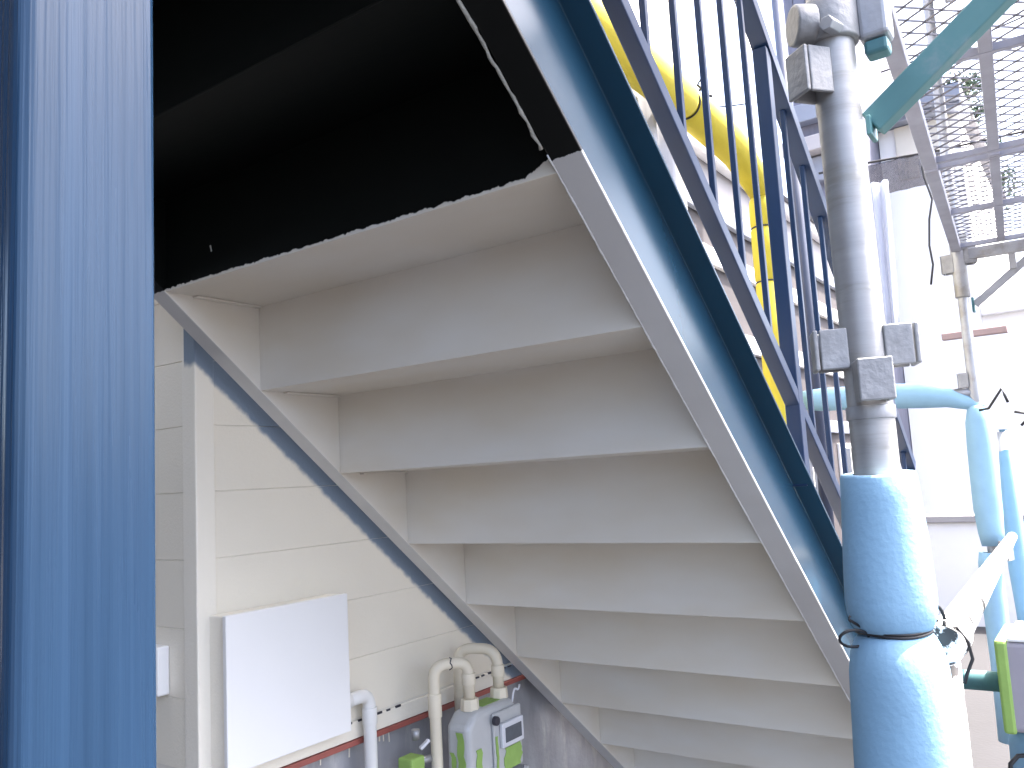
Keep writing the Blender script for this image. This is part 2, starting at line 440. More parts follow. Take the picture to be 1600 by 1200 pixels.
# white cabinet
cb = empty('meter_cabinet', (1.2247, YW, -0.5473), 'flat white square cabinet on the cream wall left of the gas meter', 'cabinet')
MB().box((1.0649, 1.4983, -0.5473), (1.3893, YW - 0.001, -0.2411)).build('case', 'trim', cb, bevel=0.0029)
MB().box((1.0611, 1.4859, -0.5492), (1.3931, 1.4979, -0.2392)).build('door', 'boxwhite', cb, bevel=0.0019)
MB().box((1.3936, 1.4907, -0.4306), (1.3993, 1.4983, -0.4019)).build('hinge', 'trim', cb, bevel=0.001)
MB().box((1.3936, 1.4907, -0.3157), (1.3993, 1.4983, -0.287)).build('hinge', 'trim', cb, bevel=0.001)

# conduit from the cabinet
cd = empty('conduit', (1.4639, 1.483, GZ), 'pale plastic conduit bending down out of the white cabinet', 'pipe')
pts = bend([(1.3902, 1.5165, -0.4899), (1.4811, 1.5165, -0.4899), (1.4811, 1.5165, GZ)], 0.0306, 8)
MB().tube(pts, 0.0158, 20).build('pipe', 'grey_pvc', cd)
MB().tube([(1.3907, 1.5165, -0.4899), (1.416, 1.5165, -0.4899)], 0.0187, 20).build('socket', 'grey_pvc', cd, bevel=0.001)
MB().tube([(1.4811, 1.5165, -0.5215), (1.4811, 1.5165, -0.5597)], 0.0184, 20).build('socket', 'grey_pvc', cd, bevel=0.001)
MB().box((1.4601, 1.5069, -0.7654), (1.5022, 1.5835, -0.7511)).build('clip', 'galv', cd, bevel=0.001)

# gas meter
gm = empty('gas_meter', (1.7796, 1.3873, -0.909), 'grey gas meter with strips of lime masking tape under the stair', 'gas meter')
body = MB()
body.prism([(1.652, -0.745), (1.868, -0.745), (1.868, -0.600), (1.845, -0.566), (1.688, -0.566), (1.652, -0.598)], (0, 1.352, 0), (0, 1.428, 0), (1, 0, 0), (0, 0, 1))
body.build('upper_case', 'meter', gm, bevel=0.016, bseg=4)
MB().box((1.658, 1.340, -0.93), (1.862, 1.436, -0.752)).build('lower_case', 'meter', gm, bevel=0.022, bseg=4)
MB().box((1.644, 1.334, -0.7515), (1.876, 1.440, -0.7455)).build('seam_flange', 'meter', gm, bevel=0.002)
for x in (1.66, 1.72, 1.79, 1.86):
    MB().tube([(x, 1.3385, -0.758), (x, 1.3385, -0.739)], 0.0042, 6, smooth=False).build('flange_screw', 'galv', gm)
MB().box((1.742, 1.343, -0.735), (1.864, 1.3515, -0.584)).build('front_cover', 'meter', gm, bevel=0.005)
MB().box((1.764, 1.332, -0.673), (1.858, 1.3425, -0.612)).build('display_frame', 'paleframe', gm, bevel=0.003)
MB().box((1.776, 1.3305, -0.661), (1.846, 1.3318, -0.625)).build('display', 'display', gm)
MB().tube([(1.745, 1.331, -0.600), (1.745, 1.3427, -0.600)], 0.0115, 18).build('reset_knob', 'dark', gm, bevel=0.0019)
for x in (1.7079, 1.8323):
    MB().tube([(x, 1.3893, -0.5690), (x, 1.3893, -0.5406)], [0.0249, 0.023], 8, smooth=False).build('union_nut', 'cream_pvc', gm, bevel=0.0019)
def tape(pts_, w, ax):
    """strip of masking tape with a wandering torn edge; ax is the outward normal axis"""
    m = MB(); n = len(pts_); vs = []
    side = Vector((1, 0, 0)) if ax == 'y' else Vector((0, 1, 0))
    for p in pts_:
        p = Vector(p)
        vs += [p - side * w * random.uniform(0.42, 0.56), p + side * w * random.uniform(0.42, 0.56)]
    m.add(vs, [(2 * i, 2 * i + 1, 2 * i + 3, 2 * i + 2) for i in range(n - 1)])
    o = m.build('tape_strip', 'lime', gm)
    so = o.modifiers.new('thickness', 'SOLIDIFY'); so.thickness = 0.0012; so.offset = 0
def ztape(x, y, z0, z1, w, ax, n=7, dx=0.004):
    tape([(x + (random.uniform(-dx, dx) if ax == 'y' else 0), y + (random.uniform(-dx, dx) if ax == 'x' else 0), z0 + (z1 - z0) * i / n) for i in range(n + 1)], w, ax)
ztape(1.6505, 1.378, -0.610, -0.735, 0.022, 'x')
ztape(1.6505, 1.404, -0.66, -0.735, 0.014, 'x')
ztape(1.690, 1.3505, -0.655, -0.738, 0.024, 'y')
ztape(1.752, 1.3415, -0.640, -0.73, 0.009, 'y', dx=0.002)
ztape(1.816, 1.3415, -0.678, -0.732, 0.074, 'y')
ztape(1.700, 1.3390, -0.765, -0.90, 0.05, 'y')
ztape(1.800, 1.3390, -0.765, -0.90, 0.07, 'y')
MB().box((1.735, 1.37, -0.5662), (1.81, 1.415, -0.5648)).build('tape_strip', 'lime', gm)
MB().tube(bend([(1.848, 1.36, -0.585), (1.857, 1.362, -0.565), (1.866, 1.362, -0.548), (1.876, 1.357, -0.556), (1.889, 1.362, -0.545)], 0.008, 3), 0.0028, 8).build('seal_tag', 'paleframe', gm)

gp = empty('gas_pipe', (1.5978, 1.4352, GZ), 'cream gas pipe rising left of the meter and bending into it', 'pipe')
MB().tube(bend([(1.632, 1.44, GZ), (1.632, 1.44, -0.4497), (1.7079, 1.3893, -0.4497), (1.7079, 1.3893, -0.5406)], 0.0344, 8), 0.0144, 18).build('pipe', 'cream_pvc', gp)
MB().tube([(1.632, 1.44, -0.5741), (1.632, 1.44, -0.5167)], 0.017, 18).build('coupling', 'cream_pvc', gp, bevel=0.001)
MB().tube([(1.7079, 1.3893, -0.5071), (1.7079, 1.3893, -0.4784)], 0.0177, 18).build('coupling', 'cream_pvc', gp, bevel=0.001)
MB().tube([Vector((1.668, 1.416, -0.4497)) + Vector((0.55, 0.83, 0)) * (-0.0146 * math.sin(t)) + Vector((0, 0, 0.0146 * math.cos(t))) + Vector((0.83, -0.55, 0)) * (0.003 * math.sin(4 * t)) for t in [i * 0.42 for i in range(8)]], 0.0016, 6).build('paint_crack', 'dark', gp)
gp2 = empty('outlet_pipe', (1.7844, 1.4926, -0.6219), 'cream hooped gas pipe into the right union of the meter', 'pipe')
MB().tube(bend([(1.7988, 1.4974, -0.6315), (1.7988, 1.4974, -0.442), (1.8323, 1.3893, -0.442), (1.8323, 1.3893, -0.5406)], 0.0431, 8), 0.0144, 18).build('pipe', 'cream_pvc', gp2)
MB().tube([(1.8323, 1.3893, -0.5119), (1.8323, 1.3893, -0.4832)], 0.0177, 18).build('coupling', 'cream_pvc', gp2, bevel=0.001)
vl = empty('gas_valve', (1.6074, 1.4543, -0.6698), 'small valve wrapped in lime tape left of the gas pipe', 'valve')
MB().box((1.5356, 1.4352, -0.6908), (1.5835, 1.483, -0.6487)).build('tape_wrap', 'lime', vl, bevel=0.0057)
MB().tube([(1.5835, 1.4591, -0.6698), (1.632, 1.4495, -0.6698)], 0.0096, 12).build('stem', 'galv', vl)
MB().beam((1.5768, 1.4448, -0.6353), (1.5998, 1.4352, -0.6181), 0.0115, 0.0077).build('handle', 'paleframe', vl, bevel=0.0019)
MB().tube([(1.5835, 1.4639, -0.5932), (1.5835, 1.4639, -0.6171)], 0.0105, 12).build('nut', 'galv', vl)

# ------------------------------------------------------------------ steel staircase
YR, YL = 0.550, 1.450        # inner faces of the two side beams
FW = 0.047; TW = 0.006
stair = empty('steel_staircase', (1.9, 1.0, GZ), 'blue steel staircase seen from below with half whitened underside', 'staircase')
I0, I1 = -6, 10
for i in range(I0, I1):
    xi = X0 + GO * i; zi = Z0 - RI * i
    lab = 'black unpainted underside' if i < 0 else None
    t = MB().box((xi + 0.003, YR, zi + 0.0003), (xi + GO + 0.002, YL, zi + 0.0045)).build('tread', 'under', stair)
    if lab: t['label'] = 'black underside of an upper tread'
    r = MB().box((xi, YR, zi), (xi + 0.0045, YL, zi + RI + 0.004)).build('riser', 'under', stair, bevel=0.0012)
    if i <= 0: r['label'] = 'black back of an upper riser'
    if i >= -2:
        # cleats that carry the tread on the side beams
        MB().box((xi + 0.06, YL - 0.016, zi - 0.004), (xi + GO - 0.004, YL - 0.0005, zi - 0.0002)).build('cleat', 'under', stair, bevel=0.001)
MB().box((X0 + GO * I0 - 1.5, 0.45, Z0 - RI * I0 + 0.004), (X0 + GO * I0 - 0.001, 1.55, Z0 - RI * I0 + 0.05)).build('landing', 'plateblk', stair)
S_A = -1.75; S_B = (-(GZ) + Z0) * LN / RI - 0.02
DEP = 0.212
def side_beam(yin, sgn):
    """channel: web next to the treads, flanges pointing away from them"""
    y0 = yin + sgn * 0.0003; y1 = yin + sgn * TW; y2 = yin + sgn * FW
    T = 0.006
    prof = [(y0, 0), (y2, 0), (y2, T), (y1, T), (y1, DEP - T), (y2, DEP - T), (y2, DEP), (y0, DEP)]
    mis = [0, 0, 1, 1, 1, 1, 1, 2]
    A = st(S_A, 0, 0); B = st(S_B, 0, 0)
    m = MB().prism(prof, A, B, (0, 1, 0), NN, 1, mis)
    return m.build('side_beam', ['flange', 'blue', 'under'], stair, bevel=0.0014)
o = side_beam(YR, -1); o['label'] = 'outer blue side beam with whitened lower flange'
o = side_beam(YL, 1); o['label'] = 'wall side beam with whitened lower flange'
# bead of sealant along the outer beam
for s0, s1, mm, lb in ((-1.2, -0.03, 'weld', 'ragged grey bead on black paint'), (-0.028, 1.9, 'weldw', 'white painted bead')):
    pts = []; rs = []; s = s0
    while s < s1:
        pts.append(st(s, (-0.0015 if mm == 'weld' else 0.0006) + random.uniform(-.0004, .0004), YR + (0.0025 if mm == 'weld' else 0.0) + random.uniform(-.0012, .0012) * (1 if mm == 'weld' else 0.35)))
        rs.append(random.uniform(0.0016, 0.0032) if mm == 'weld' else random.uniform(0.0012, 0.0020)); s += random.uniform(0.006, 0.016)
    MB().tube(pts, rs, 7).build('sealant_bead', mm, stair)['label'] = lb
for s_, y_, l_ in ((-0.055, 1.30, 0.012),):
    # spatters of white paint on the black riser backs
    zf = Z0 - SL.z * 0 + (-s_) * 0.9
    MB().beam((X0 - 0.0006, y_, zf), (X0 - 0.0006, y_ + l_ * 0.3, zf + l_), 0.003, 0.0009, up=(1, 0, 0)).build('paint_spatter', 'weld', stair)
# railing
YP = 0.530
def rail(name, n0, n1, y0, y1, s0, s1):
    c = (y0 + y1) / 2
    return MB().beam(st(s0, (n0 + n1) / 2, c), st(s1, (n0 + n1) / 2, c), y1 - y0, n1 - n0, up=NN).build(name, 'rail', stair, bevel=0.002)
rail('bottom_rail', 0.333, 0.360, 0.515, 0.545, -1.2, 2.36)
rail('top_rail', 0.957, 0.990, 0.511, 0.549, -1.2, 1.83 + 0.02)
def zline(x, n):              # height of the line n above the stair line at x
    return Z0 - (x - X0) * RI / GO + n * LN / GO
xs = 1.784
for kk in list(range(-9, 10)) + [9.6]:
    x = xs + 0.1215 * kk
    if kk in (0, -9, 9.6):
        MB().box((x - 0.016, 0.5145, zline(x, 0.2125)), (x + 0.016, 0.5455, zline(x, 0.958))).build('rail_post', 'rail', stair, bevel=0.002)
    else:
        MB().box((x - 0.0058, 0.5242, zline(x, 0.358)), (x + 0.0058, 0.5358, zline(x, 0.958))).build('baluster', 'rail', stair, bevel=0.0015)

# ------------------------------------------------------------------ blue column at the left
pc = empty('steel_column', (0.265, 0.545, GZ), 'thick blue painted square column in the left foreground', 'column')
MB().box((0.221, 0.500, GZ + 0.012), (0.310, 0.590, 0.98)).build('shaft', 'blue_post', pc, bevel=0.009, bseg=4)
MB().box((0.185, 0.465, GZ), (0.345, 0.625, GZ + 0.012)).build('base_plate', 'blue', pc, bevel=0.002)

# ------------------------------------------------------------------ scaffolding
def pocket(parent, c, out, zc, hgt=0.046, wdt=0.036, dep=0.030):
    """bent plate wedge pocket on a standard: open top and bottom"""
    c = Vector((c[0], c[1], zc)); out = Vector((out[0], out[1], 0)).normalized(); sd = Vector((-out.y, out.x, 0))
    m = MB()
    r = 0.023
    p = c + out * (r + dep)
    up = Vector((0, 0, hgt / 2))
    m.beam(p - up, p + up, wdt, 0.005, up=out)
    for s in (-1, 1):
        q = c + out * (r + dep / 2 - 0.004) + sd * (s * (wdt / 2 - 0.0025))
        m.beam(q - up, q + up, 0.005, dep, up=out)
    return m.build('wedge_pocket', 'pocket', parent, bevel=0.0016)
SU = Vector((0.9972, 0.0745, 0)).normalized()      # run of the scaffold, a few degrees off the stair
SV = Vector((SU.y, -SU.x, 0))                        # outwards, away from the building
NP = (1.0, 0.213)
sp = empty('scaffold_post', (NP[0], NP[1], GZ), 'near galvanised scaffold post with wedge pockets standing in front of the railing', 'scaffold post')
MB().tube([(NP[0], NP[1], GZ), (NP[0], NP[1], -0.4), (NP[0], NP[1], 0.05), (NP[0], NP[1], 0.45), (NP[0], NP[1], 2.6)], 0.0243, 28).build('tube', 'galv_ring', sp)
cv = Vector((-0.83, -0.54, 0))      # rough direction back towards the photographer
pocket(sp, NP, (-0.93, -0.37), 0.088)
pocket(sp, NP, (-0.37, 0.93), 0.128)
pocket(sp, NP, (0.37, -0.93), 0.128)
pocket(sp, NP, (-0.80, 0.60), 0.452, hgt=0.055)
pocket(sp, NP, (0.93, 0.37), 0.452, hgt=0.05)
MB().tube([(NP[0], NP[1], 0.047), (NP[0], NP[1], 0.062)], 0.0262, 28).build('collar', 'galv', sp, bevel=0.001)
# clamp high on the post
cl = empty('scaffold_clamp', (NP[0], NP[1], 0.52), 'swivel clamp on the near scaffold post at the top edge', 'clamp')
MB().tube([(NP[0], NP[1], 0.492), (NP[0], NP[1], 0.545)], 0.031, 24).build('jaw', 'pocket', cl, bevel=0.003)
MB().tube([(NP[0] - 0.035, NP[1] + 0.035, 0.515), (NP[0] - 0.02, NP[1] + 0.015, 0.515)], 0.024, 16).build('swivel_boss', 'pocket', cl, bevel=0.003)
MB().tube([(NP[0] - 0.045, NP[1] - 0.005, 0.500), (NP[0] - 0.02, NP[1] - 0.012, 0.500)], 0.009, 6, smooth=False).build('bolt', 'galv', cl, bevel=0.001)
# short tube with teal open end on the right of the post
tb = empty('teal_ended_bracket', (1.02, 0.165, 0.47), 'short galvanised bracket tube with teal end right of the clamp', 'bracket')
MB().box((1.000, 0.150, 0.488), (1.034, 0.184, 0.60)).build('tube', 'galv', tb, bevel=0.006, bseg=3)
MB().box((1.004, 0.154, 0.470), (1.030, 0.180, 0.4875)).build('end_plug', 'teal', tb, bevel=0.004)

# turquoise bracket strut rising to the deck
br = empty('bracket_strut', (1.05, 0.19, 0.39), 'turquoise diagonal bracket strut beside the near scaffold post', 'bracket')
A = Vector((1.03, 0.184, 0.395)); B = A + (Vector((1.03, 0.048, 0.497)) - A).normalized() * 0.62
ad = (B - A).normalized()
MB().beam(A, B, 0.020, 0.032, up=(0.1, 0.5, 0.8)).build('strut', 'green', br, bevel=0.002)
MB().beam(A - ad * 0.002 + Vector((0, 0, 0.009)), A - ad * 0.002 - Vector((0, 0, 0.015)), 0.034, 0.006, up=ad).build('end_plate', 'green', br, bevel=0.0015)

# foam pads on the near post
def foam_pad(name, ctr, prof, label, group=None, mi='foam', seg=40, wob=0.02, hole=0.0255, slit=None):
    """sleeve: prof is [(z, radius)] from top to bottom, hollow, with a little unevenness"""
    m = MB(); cx, cy = ctr
    ph = [random.uniform(0, 6.28) for _ in range(4)]
    rows = []
    n = len(prof)
    for z, r in prof:
        row = []
        for q in range(seg):
            t = 2 * math.pi * q / seg
            rr = r * (1 + wob * math.sin(2 * t + ph[0] + z * 9) + wob * 0.6 * math.sin(3 * t + ph[1] - z * 14) + wob * .3 * math.sin(5 * t + ph[2] + z * 31))
            row.append((cx + rr * math.cos(t), cy + rr * math.sin(t), z + 0.002 * math.sin(t + ph[3])))
        rows.append(row)
    vs = [p for row in rows for p in row]
    m.add(vs, [(i * seg + q, i * seg + (q + 1) % seg, (i + 1) * seg + (q + 1) % seg, (i + 1) * seg + q) for i in range(n - 1) for q in range(seg)], 0, True)
    for idx in (0, n - 1):       # cut ends
        inner = [(cx + hole * math.cos(2 * math.pi * q / seg), cy + hole * math.sin(2 * math.pi * q / seg), rows[idx][q][2]) for q in range(seg)]
        m.add(rows[idx] + inner, [(q, (q + 1) % seg, seg + (q + 1) % seg, seg + q) for q in range(seg)], 1)
    o = m.build(name, [mi, 'foam_in' if mi == 'foam' else mi])
    return tag(o, label, 'foam pad', group)
foam_pad('foam_pad', NP, [(-0.013, 0.0375), (-0.016, 0.0392), (-0.04, 0.0405), (-0.08, 0.0430), (-0.12, 0.0452), (-0.150, 0.0462), (-0.165, 0.0452), (-0.176, 0.0420), (-0.1835, 0.0375)],
         'short upper blue foam sleeve on the near scaffold post above the wire tie')
foam_pad('foam_pad', NP, [(-0.1865, 0.0375), (-0.193, 0.0425), (-0.206, 0.0480), (-0.225, 0.0512), (-0.26, 0.0528), (-0.31, 0.0538), (-0.37, 0.0545), (-0.45, 0.054), (-0.62, 0.054), (-0.9, 0.053), (-1.2, 0.053)],
         'long lower blue foam sleeve on the near scaffold post below the wire tie')
# wire tie
wt = empty('wire_tie', (NP[0], NP[1], -0.185), 'black wire tie pinching the blue foam on the near post', 'wire tie')
ring = [(NP[0] + 0.0378 * math.cos(t), NP[1] + 0.0378 * math.sin(t), -0.185 + 0.001 * math.sin(3 * t)) for t in [i * 2 * math.pi / 40 for i in range(41)]]
MB().tube(ring, 0.0019, 8).build('loop', 'wire', wt)
MB().tube([(p[0], p[1], p[2] + 0.003) for p in ring], 0.0017, 8).build('loop', 'wire', wt)
R_ = Vector((0.5805, -0.8125, -0.054)); U_ = Vector((0, 0, 1))
lc = Vector((NP[0], NP[1], -0.185)) - R_ * 0.048 - cv * -0.012
MB().tube([lc + R_ * (0.016 * math.cos(t)) + U_ * (0.010 * math.sin(t) - 0.006) + cv * (0.006 * math.sin(t)) for t in [0.3 + i * 0.29 for i in range(21)]], 0.0016, 8).build('twisted_tail', 'wire', wt)
MB().tube([lc + R_ * 0.012 + U_ * 0.004, lc - R_ * 0.004 + U_ * 0.014, lc - R_ * 0.002 + U_ * 0.018], 0.0015, 8).build('twisted_tail', 'wire', wt)
rc = Vector((NP[0], NP[1], -0.185)) + R_ * 0.047
MB().tube([rc + R_ * (0.010 * math.cos(t)) + U_ * (0.016 * math.sin(t) + 0.012) for t in [i * 0.31 for i in range(21)]], 0.0019, 8).build('twisted_tail', 'wire', wt)
MB().tube([rc + R_ * (0.0) + U_ * 0.0, rc + R_ * 0.022 + U_ * 0.004, rc + R_ * 0.033 - U_ * 0.012, rc + R_ * 0.036 - U_ * 0.03, rc + R_ * 0.028 - U_ * 0.046, rc + R_ * 0.024 - U_ * 0.056], 0.0019, 8).build('twisted_tail', 'wire', wt)
# loose wire running up behind the upper sleeve
MB().tube([rc + R_ * 0.002 + U_ * 0.01, rc - R_ * 0.0 + U_ * 0.05 + Vector((.03, .02, 0)), rc - R_ * 0.006 + U_ * 0.11 + Vector((.03, .02, 0)), rc - R_ * 0.008 + U_ * 0.16 + Vector((.03, .02, 0))], 0.0014, 8).build('loose_end', 'wire', wt)

# scuffed white ledger running back from the near post, and the scuffed post beside the foam
lg = empty('scuffed_ledger', (1.1, 0.18, -0.2), 'scuffed white pipe running back from the wire tie to the far post', 'pipe')
LA = Vector((1.025, 0.169, -0.2027)); LB = Vector((4.42, 0.398, -0.372))
MB().tube([LA, LB], 0.0205, 24).build('tube', 'scuffed', lg)
MB().tube([LA + (LB - LA).normalized() * 0.06, LA + (LB - LA).normalized() * 0.10], 0.0232, 24).build('end_fitting', 'scuffed', lg, bevel=0.002)
sc2 = MB().tube([(1.18, 0.202, GZ), (1.18, 0.202, -0.235)], 0.0243, 28).build('scuffed_post', 'scuffed')
tag(sc2, 'scuffed white post close behind the lower foam sleeve at right', 'scaffold post')

# ---- far post with blue foam
FP = (4.5, 0.488)
fp = empty('scaffold_post', (FP[0], FP[1], GZ), 'far slim scaffold post under the end of the mesh deck', 'scaffold post')
MB().tube([(FP[0], FP[1], GZ), (FP[0], FP[1], 2.4)], 0.0243, 20).build('tube', 'galv', fp)
MB().tube([(FP[0], FP[1], 0.76), (FP[0], FP[1], 1.3)], 0.034, 20).build('sleeve', 'galv', fp, bevel=0.003)
pocket(fp, FP, (0.1, 1), 0.93, hgt=0.09, wdt=0.06, dep=0.05)
pocket(fp, FP, (0.3, -1), 0.97, hgt=0.10, wdt=0.06, dep=0.05)
pocket(fp, FP, (-0.1, 1), 0.36, hgt=0.07, wdt=0.05, dep=0.04)
pocket(fp, FP, (-0.3, -1), -0.44, hgt=0.09, wdt=0.06, dep=0.05)
foam_pad('foam_pad', FP, [(0.235, 0.030), (0.22, 0.040), (0.16, 0.052), (0.05, 0.058), (-0.1, 0.060), (-0.25, 0.062), (-0.36, 0.055), (-0.42, 0.045)], 'blue foam sleeve on the upper half of the far post', seg=28)
foam_pad('foam_pad', (FP[0], FP[1] + 0.02), [(-0.45, 0.040), (-0.50, 0.048), (-0.7, 0.05), (-0.95, 0.045), (-1.3, 0.05)], 'blue foam sleeve on the far post below the scuffed pipe', seg=28)
cf = foam_pad('foam_pad', (4.75, 0.415), [(0.12, 0.012), (0.0, 0.026), (-0.3, 0.04), (-0.55, 0.046), (-0.75, 0.035), (-0.86, 0.03)], 'tapered pale blue foam strip right of the far post', seg=24)
MB_t = MB().tube([(4.75, 0.415, GZ), (4.75, 0.415, 0.11)], 0.024, 16).build('slim_post', 'galv')
tag(MB_t, 'slim post inside the tapered foam strip right of the far post', 'scaffold post')
# ledger across with foam
lx = empty('cross_ledger', (4.5, 0.9, 0.3), 'scaffold ledger crossing between the far post and the yellow post', 'pipe')
MB().tube([(4.5, 0.49, 0.30), (4.5, 1.37, 0.345)], 0.0215, 16).build('tube', 'galv', lx)
def foam_run(name, pts, rs, label, mi='foam', noise=0.012, group=None):
    return tag(MB().tube(pts, rs, 26, noise=noise).build(name, mi), label, 'foam pad', group)
foam_run('foam_pad', [(4.5, 0.455, 0.225), (4.5, 0.50, 0.245), (4.5, 0.60, 0.285), (4.5, 0.72, 0.308), (4.5, 0.9, 0.322), (4.5, 0.955, 0.325)], [0.018, 0.030, 0.047, 0.062, 0.062, 0.060],
         'blue foam on the cross ledger drooping towards the far post')
foam_run('foam_pad', [(4.5, 0.985, 0.325), (4.5, 1.02, 0.328), (4.5, 1.10, 0.332), (4.5, 1.2, 0.336), (4.5, 1.29, 0.34)], [0.05, 0.060, 0.061, 0.060, 0.050],
         'blue foam on the cross ledger seen through the balusters')
tw = MB().tube([(4.44, 0.47, 0.21), (4.43, 0.43, 0.215), (4.43, 0.405, 0.25), (4.43, 0.37, 0.30), (4.43, 0.36, 0.27), (4.43, 0.35, 0.235)], 0.006, 8).build('wire_tie', 'wire')
tag(tw, 'dark wire twist at the top of the far foam sleeve', 'wire tie')
tw = MB().tube([(4.43, 0.33, 0.19), (4.43, 0.29, 0.18), (4.43, 0.285, 0.15), (4.43, 0.31, 0.125)], 0.006, 8).build('wire_tie', 'wire')
tag(tw, 'loose dark wire hook right of the far foam sleeve', 'wire tie')

# ---- yellow foam ledger and post
YP2 = (4.4, 1.385)
yp = MB().tube([(YP2[0], YP2[1], GZ), (YP2[0], YP2[1], 2.4)], 0.0243, 18).build('scaffold_post', 'galv')
tag(yp, 'scaffold post inside the yellow foam behind the balusters', 'scaffold post')
foam_pad('foam_pad', YP2, [(1.46, 0.052), (1.43, 0.063), (1.30, 0.066), (1.29, 0.056), (1.27, 0.066), (1.0, 0.066), (0.99, 0.056), (0.97, 0.066), (0.5, 0.068), (0.05, 0.068), (-0.2, 0.066), (-0.5, 0.066)], 'upright yellow foam sleeve behind the balusters', mi='foam_y', seg=26)
yl = MB().tube([(0.2, 1.385, 1.66), (4.37, 1.385, 1.66)], 0.0215, 16).build('wall_ledger', 'galv')
tag(yl, 'horizontal scaffold pipe inside the yellow foam along the wall', 'pipe')
foam_run('foam_pad', [(2.0, 1.385, 1.66), (2.5, 1.385, 1.662), (3.0, 1.385, 1.66), (3.40, 1.385, 1.655), (3.455, 1.385, 1.655)], [0.085, 0.086, 0.088, 0.084, 0.062], 'nearer yellow foam length on the wall ledger above its wire tie', 'foam_y', 0.008)
foam_run('foam_pad', [(3.465, 1.385, 1.655), (3.50, 1.385, 1.655), (3.6, 1.385, 1.65), (3.9, 1.385, 1.64), (4.1, 1.385, 1.62), (4.28, 1.385, 1.56), (4.40, 1.385, 1.485)], [0.062, 0.080, 0.087, 0.088, 0.084, 0.076, 0.06], 'farther yellow foam length bending down to the yellow upright', 'foam_y', 0.008)
yt = empty('wire_tie', (3.46, 1.385, 1.655), 'black wire tie round the yellow foam on the wall ledger', 'wire tie')
MB().tube([(3.46, 1.385 + 0.067 * math.cos(t), 1.655 + 0.067 * math.sin(t)) for t in [i * 0.2618 for i in range(25)]], 0.004, 8).build('loop', 'wire', yt)
MB().tube([(3.46, 1.32, 1.70), (3.46, 1.29, 1.72), (3.45, 1.30, 1.75), (3.46, 1.325, 1.73), (3.48, 1.29, 1.68), (3.48, 1.27, 1.665)], 0.006, 8).build('knot', 'wire', yt)
for z, lb in ((1.285, 'upper black tie on the yellow upright foam'), (0.985, 'lower black tie on the yellow upright foam')):
    tt = MB().tube([(YP2[0] + 0.059 * math.cos(t), YP2[1] + 0.059 * math.sin(t), z) for t in [i * 0.2618 for i in range(25)]], 0.005, 8).build('wire_tie', 'wire')
    tag(tt, lb, 'wire tie')

# ---- mesh decks
def deck(x0, x1, label, ya=None):
    """steel plank: side rails, centre rail, cross bars, expanded metal"""
    zt = 1.0
    L = x1 - x0
    o = Vector((2.0, 0.305, zt)) + SU * (x0 - 2.0)
    e = empty('mesh_deck', tuple(o), label, 'scaffold deck', 'mesh decks of the scaffold')
    def P(u, v, z=0): return o + SU * u + SV * v + Vector((0, 0, z))
    W = 0.50
    for v in (0.0, W):
        MB().beam(P(0, v), P(L, v), 0.042, 0.045).build('side_rail', 'deck', e, bevel=0.003)
    MB().beam(P(0, 0.19, 0.004), P(L, 0.19, 0.004), 0.032, 0.030).build('middle_rail', 'deck', e, bevel=0.003)
    MB().beam(P(0, 0.36, 0.004), P(L, 0.36, 0.004), 0.032, 0.030).build('middle_rail', 'deck', e, bevel=0.003)
    nb = max(2, int(L / 0.60))
    for q in range(nb + 1):
        u = 0.02 + (L - 0.04) * q / nb
        MB().beam(P(u, 0.018, -0.002), P(u, W - 0.018, -0.002), 0.020, 0.022).build('cross_bar', 'deck', e, bevel=0.002)
    m = MB(); pu = 0.034; pv = 0.074; th = 0.0034
    nu = int(L / pu); nv = int(W / pv)
    for a in range(nu):
        for b in range(nv * 2):
            v0 = b * pv / 2; v1 = (b + 1) * pv / 2
            sg = 1 if (a + b) % 2 else -1
            m.beam(P((a + 0.5) * pu + sg * pu * 0.47, v0, 0.026), P((a + 0.5) * pu - sg * pu * 0.47, v1, 0.026), th, 0.004)
    tag(m.build('expanded_mesh', 'mesh', e, weld=False), kind='stuff')
    return e
deck(1.50, 3.10, 'nearer mesh deck overhead at the upper right corner')
deck(3.13, 4.46, 'farther mesh deck overhead ending at the far post')
# unseen planked lift, added above the frame to keep sun off the stair
def shade_plank_deck(x0, x1, zt, label):
    L = x1 - x0
    o = Vector((2.0, 0.305, zt)) + SU * (x0 - 2.0)
    e = empty('shade_plank_deck', tuple(o), label, 'scaffold deck')
    for q in range(4):
        v = 0.06 + q * 0.262
        a_ = o + SV * (v + 0.127); b_ = a_ + SU * L
        MB().beam(a_, b_, 0.254, 0.04).build('plank', 'galv', e, bevel=0.004)
shade_plank_deck(-2.4, 5.6, 2.8, 'solid plank deck added above the frame to shade the stair')
# deck hanger frames at the far post
fb = empty('bracket_strut', (4.5, 0.44, 0.80), 'far diagonal bracket strut hanging under the end of the mesh deck', 'bracket')
MB().beam((4.55, 0.445, 0.725), (4.60, 0.00, 1.08), 0.022, 0.035, up=(0, 0.6, 0.8)).build('strut', 'galv', fb, bevel=0.002)
MB().beam((4.56, 0.27, 0.975), (4.56, 0.27, 0.87), 0.03, 0.03, up=(1, 0, 0)).build('hanger', 'galv', fb, bevel=0.002)
MB().box((4.53, 0.448, 0.69), (4.57, 0.458, 0.76)).build('end_plate', 'teal', fb)
bb = empty('deck_bearer', (4.52, 0.1, 0.94), 'grey bearer across the far end of the mesh deck', 'bearer')
MB().beam((4.50, 0.50, 0.965), (4.54, -0.35, 0.965), 0.04, 0.055).build('tube', 'galv', bb, bevel=0.004)
MB().box((4.47, 0.44, 0.99), (4.53, 0.47, 1.06)).build('hook', 'galv', bb, bevel=0.003)

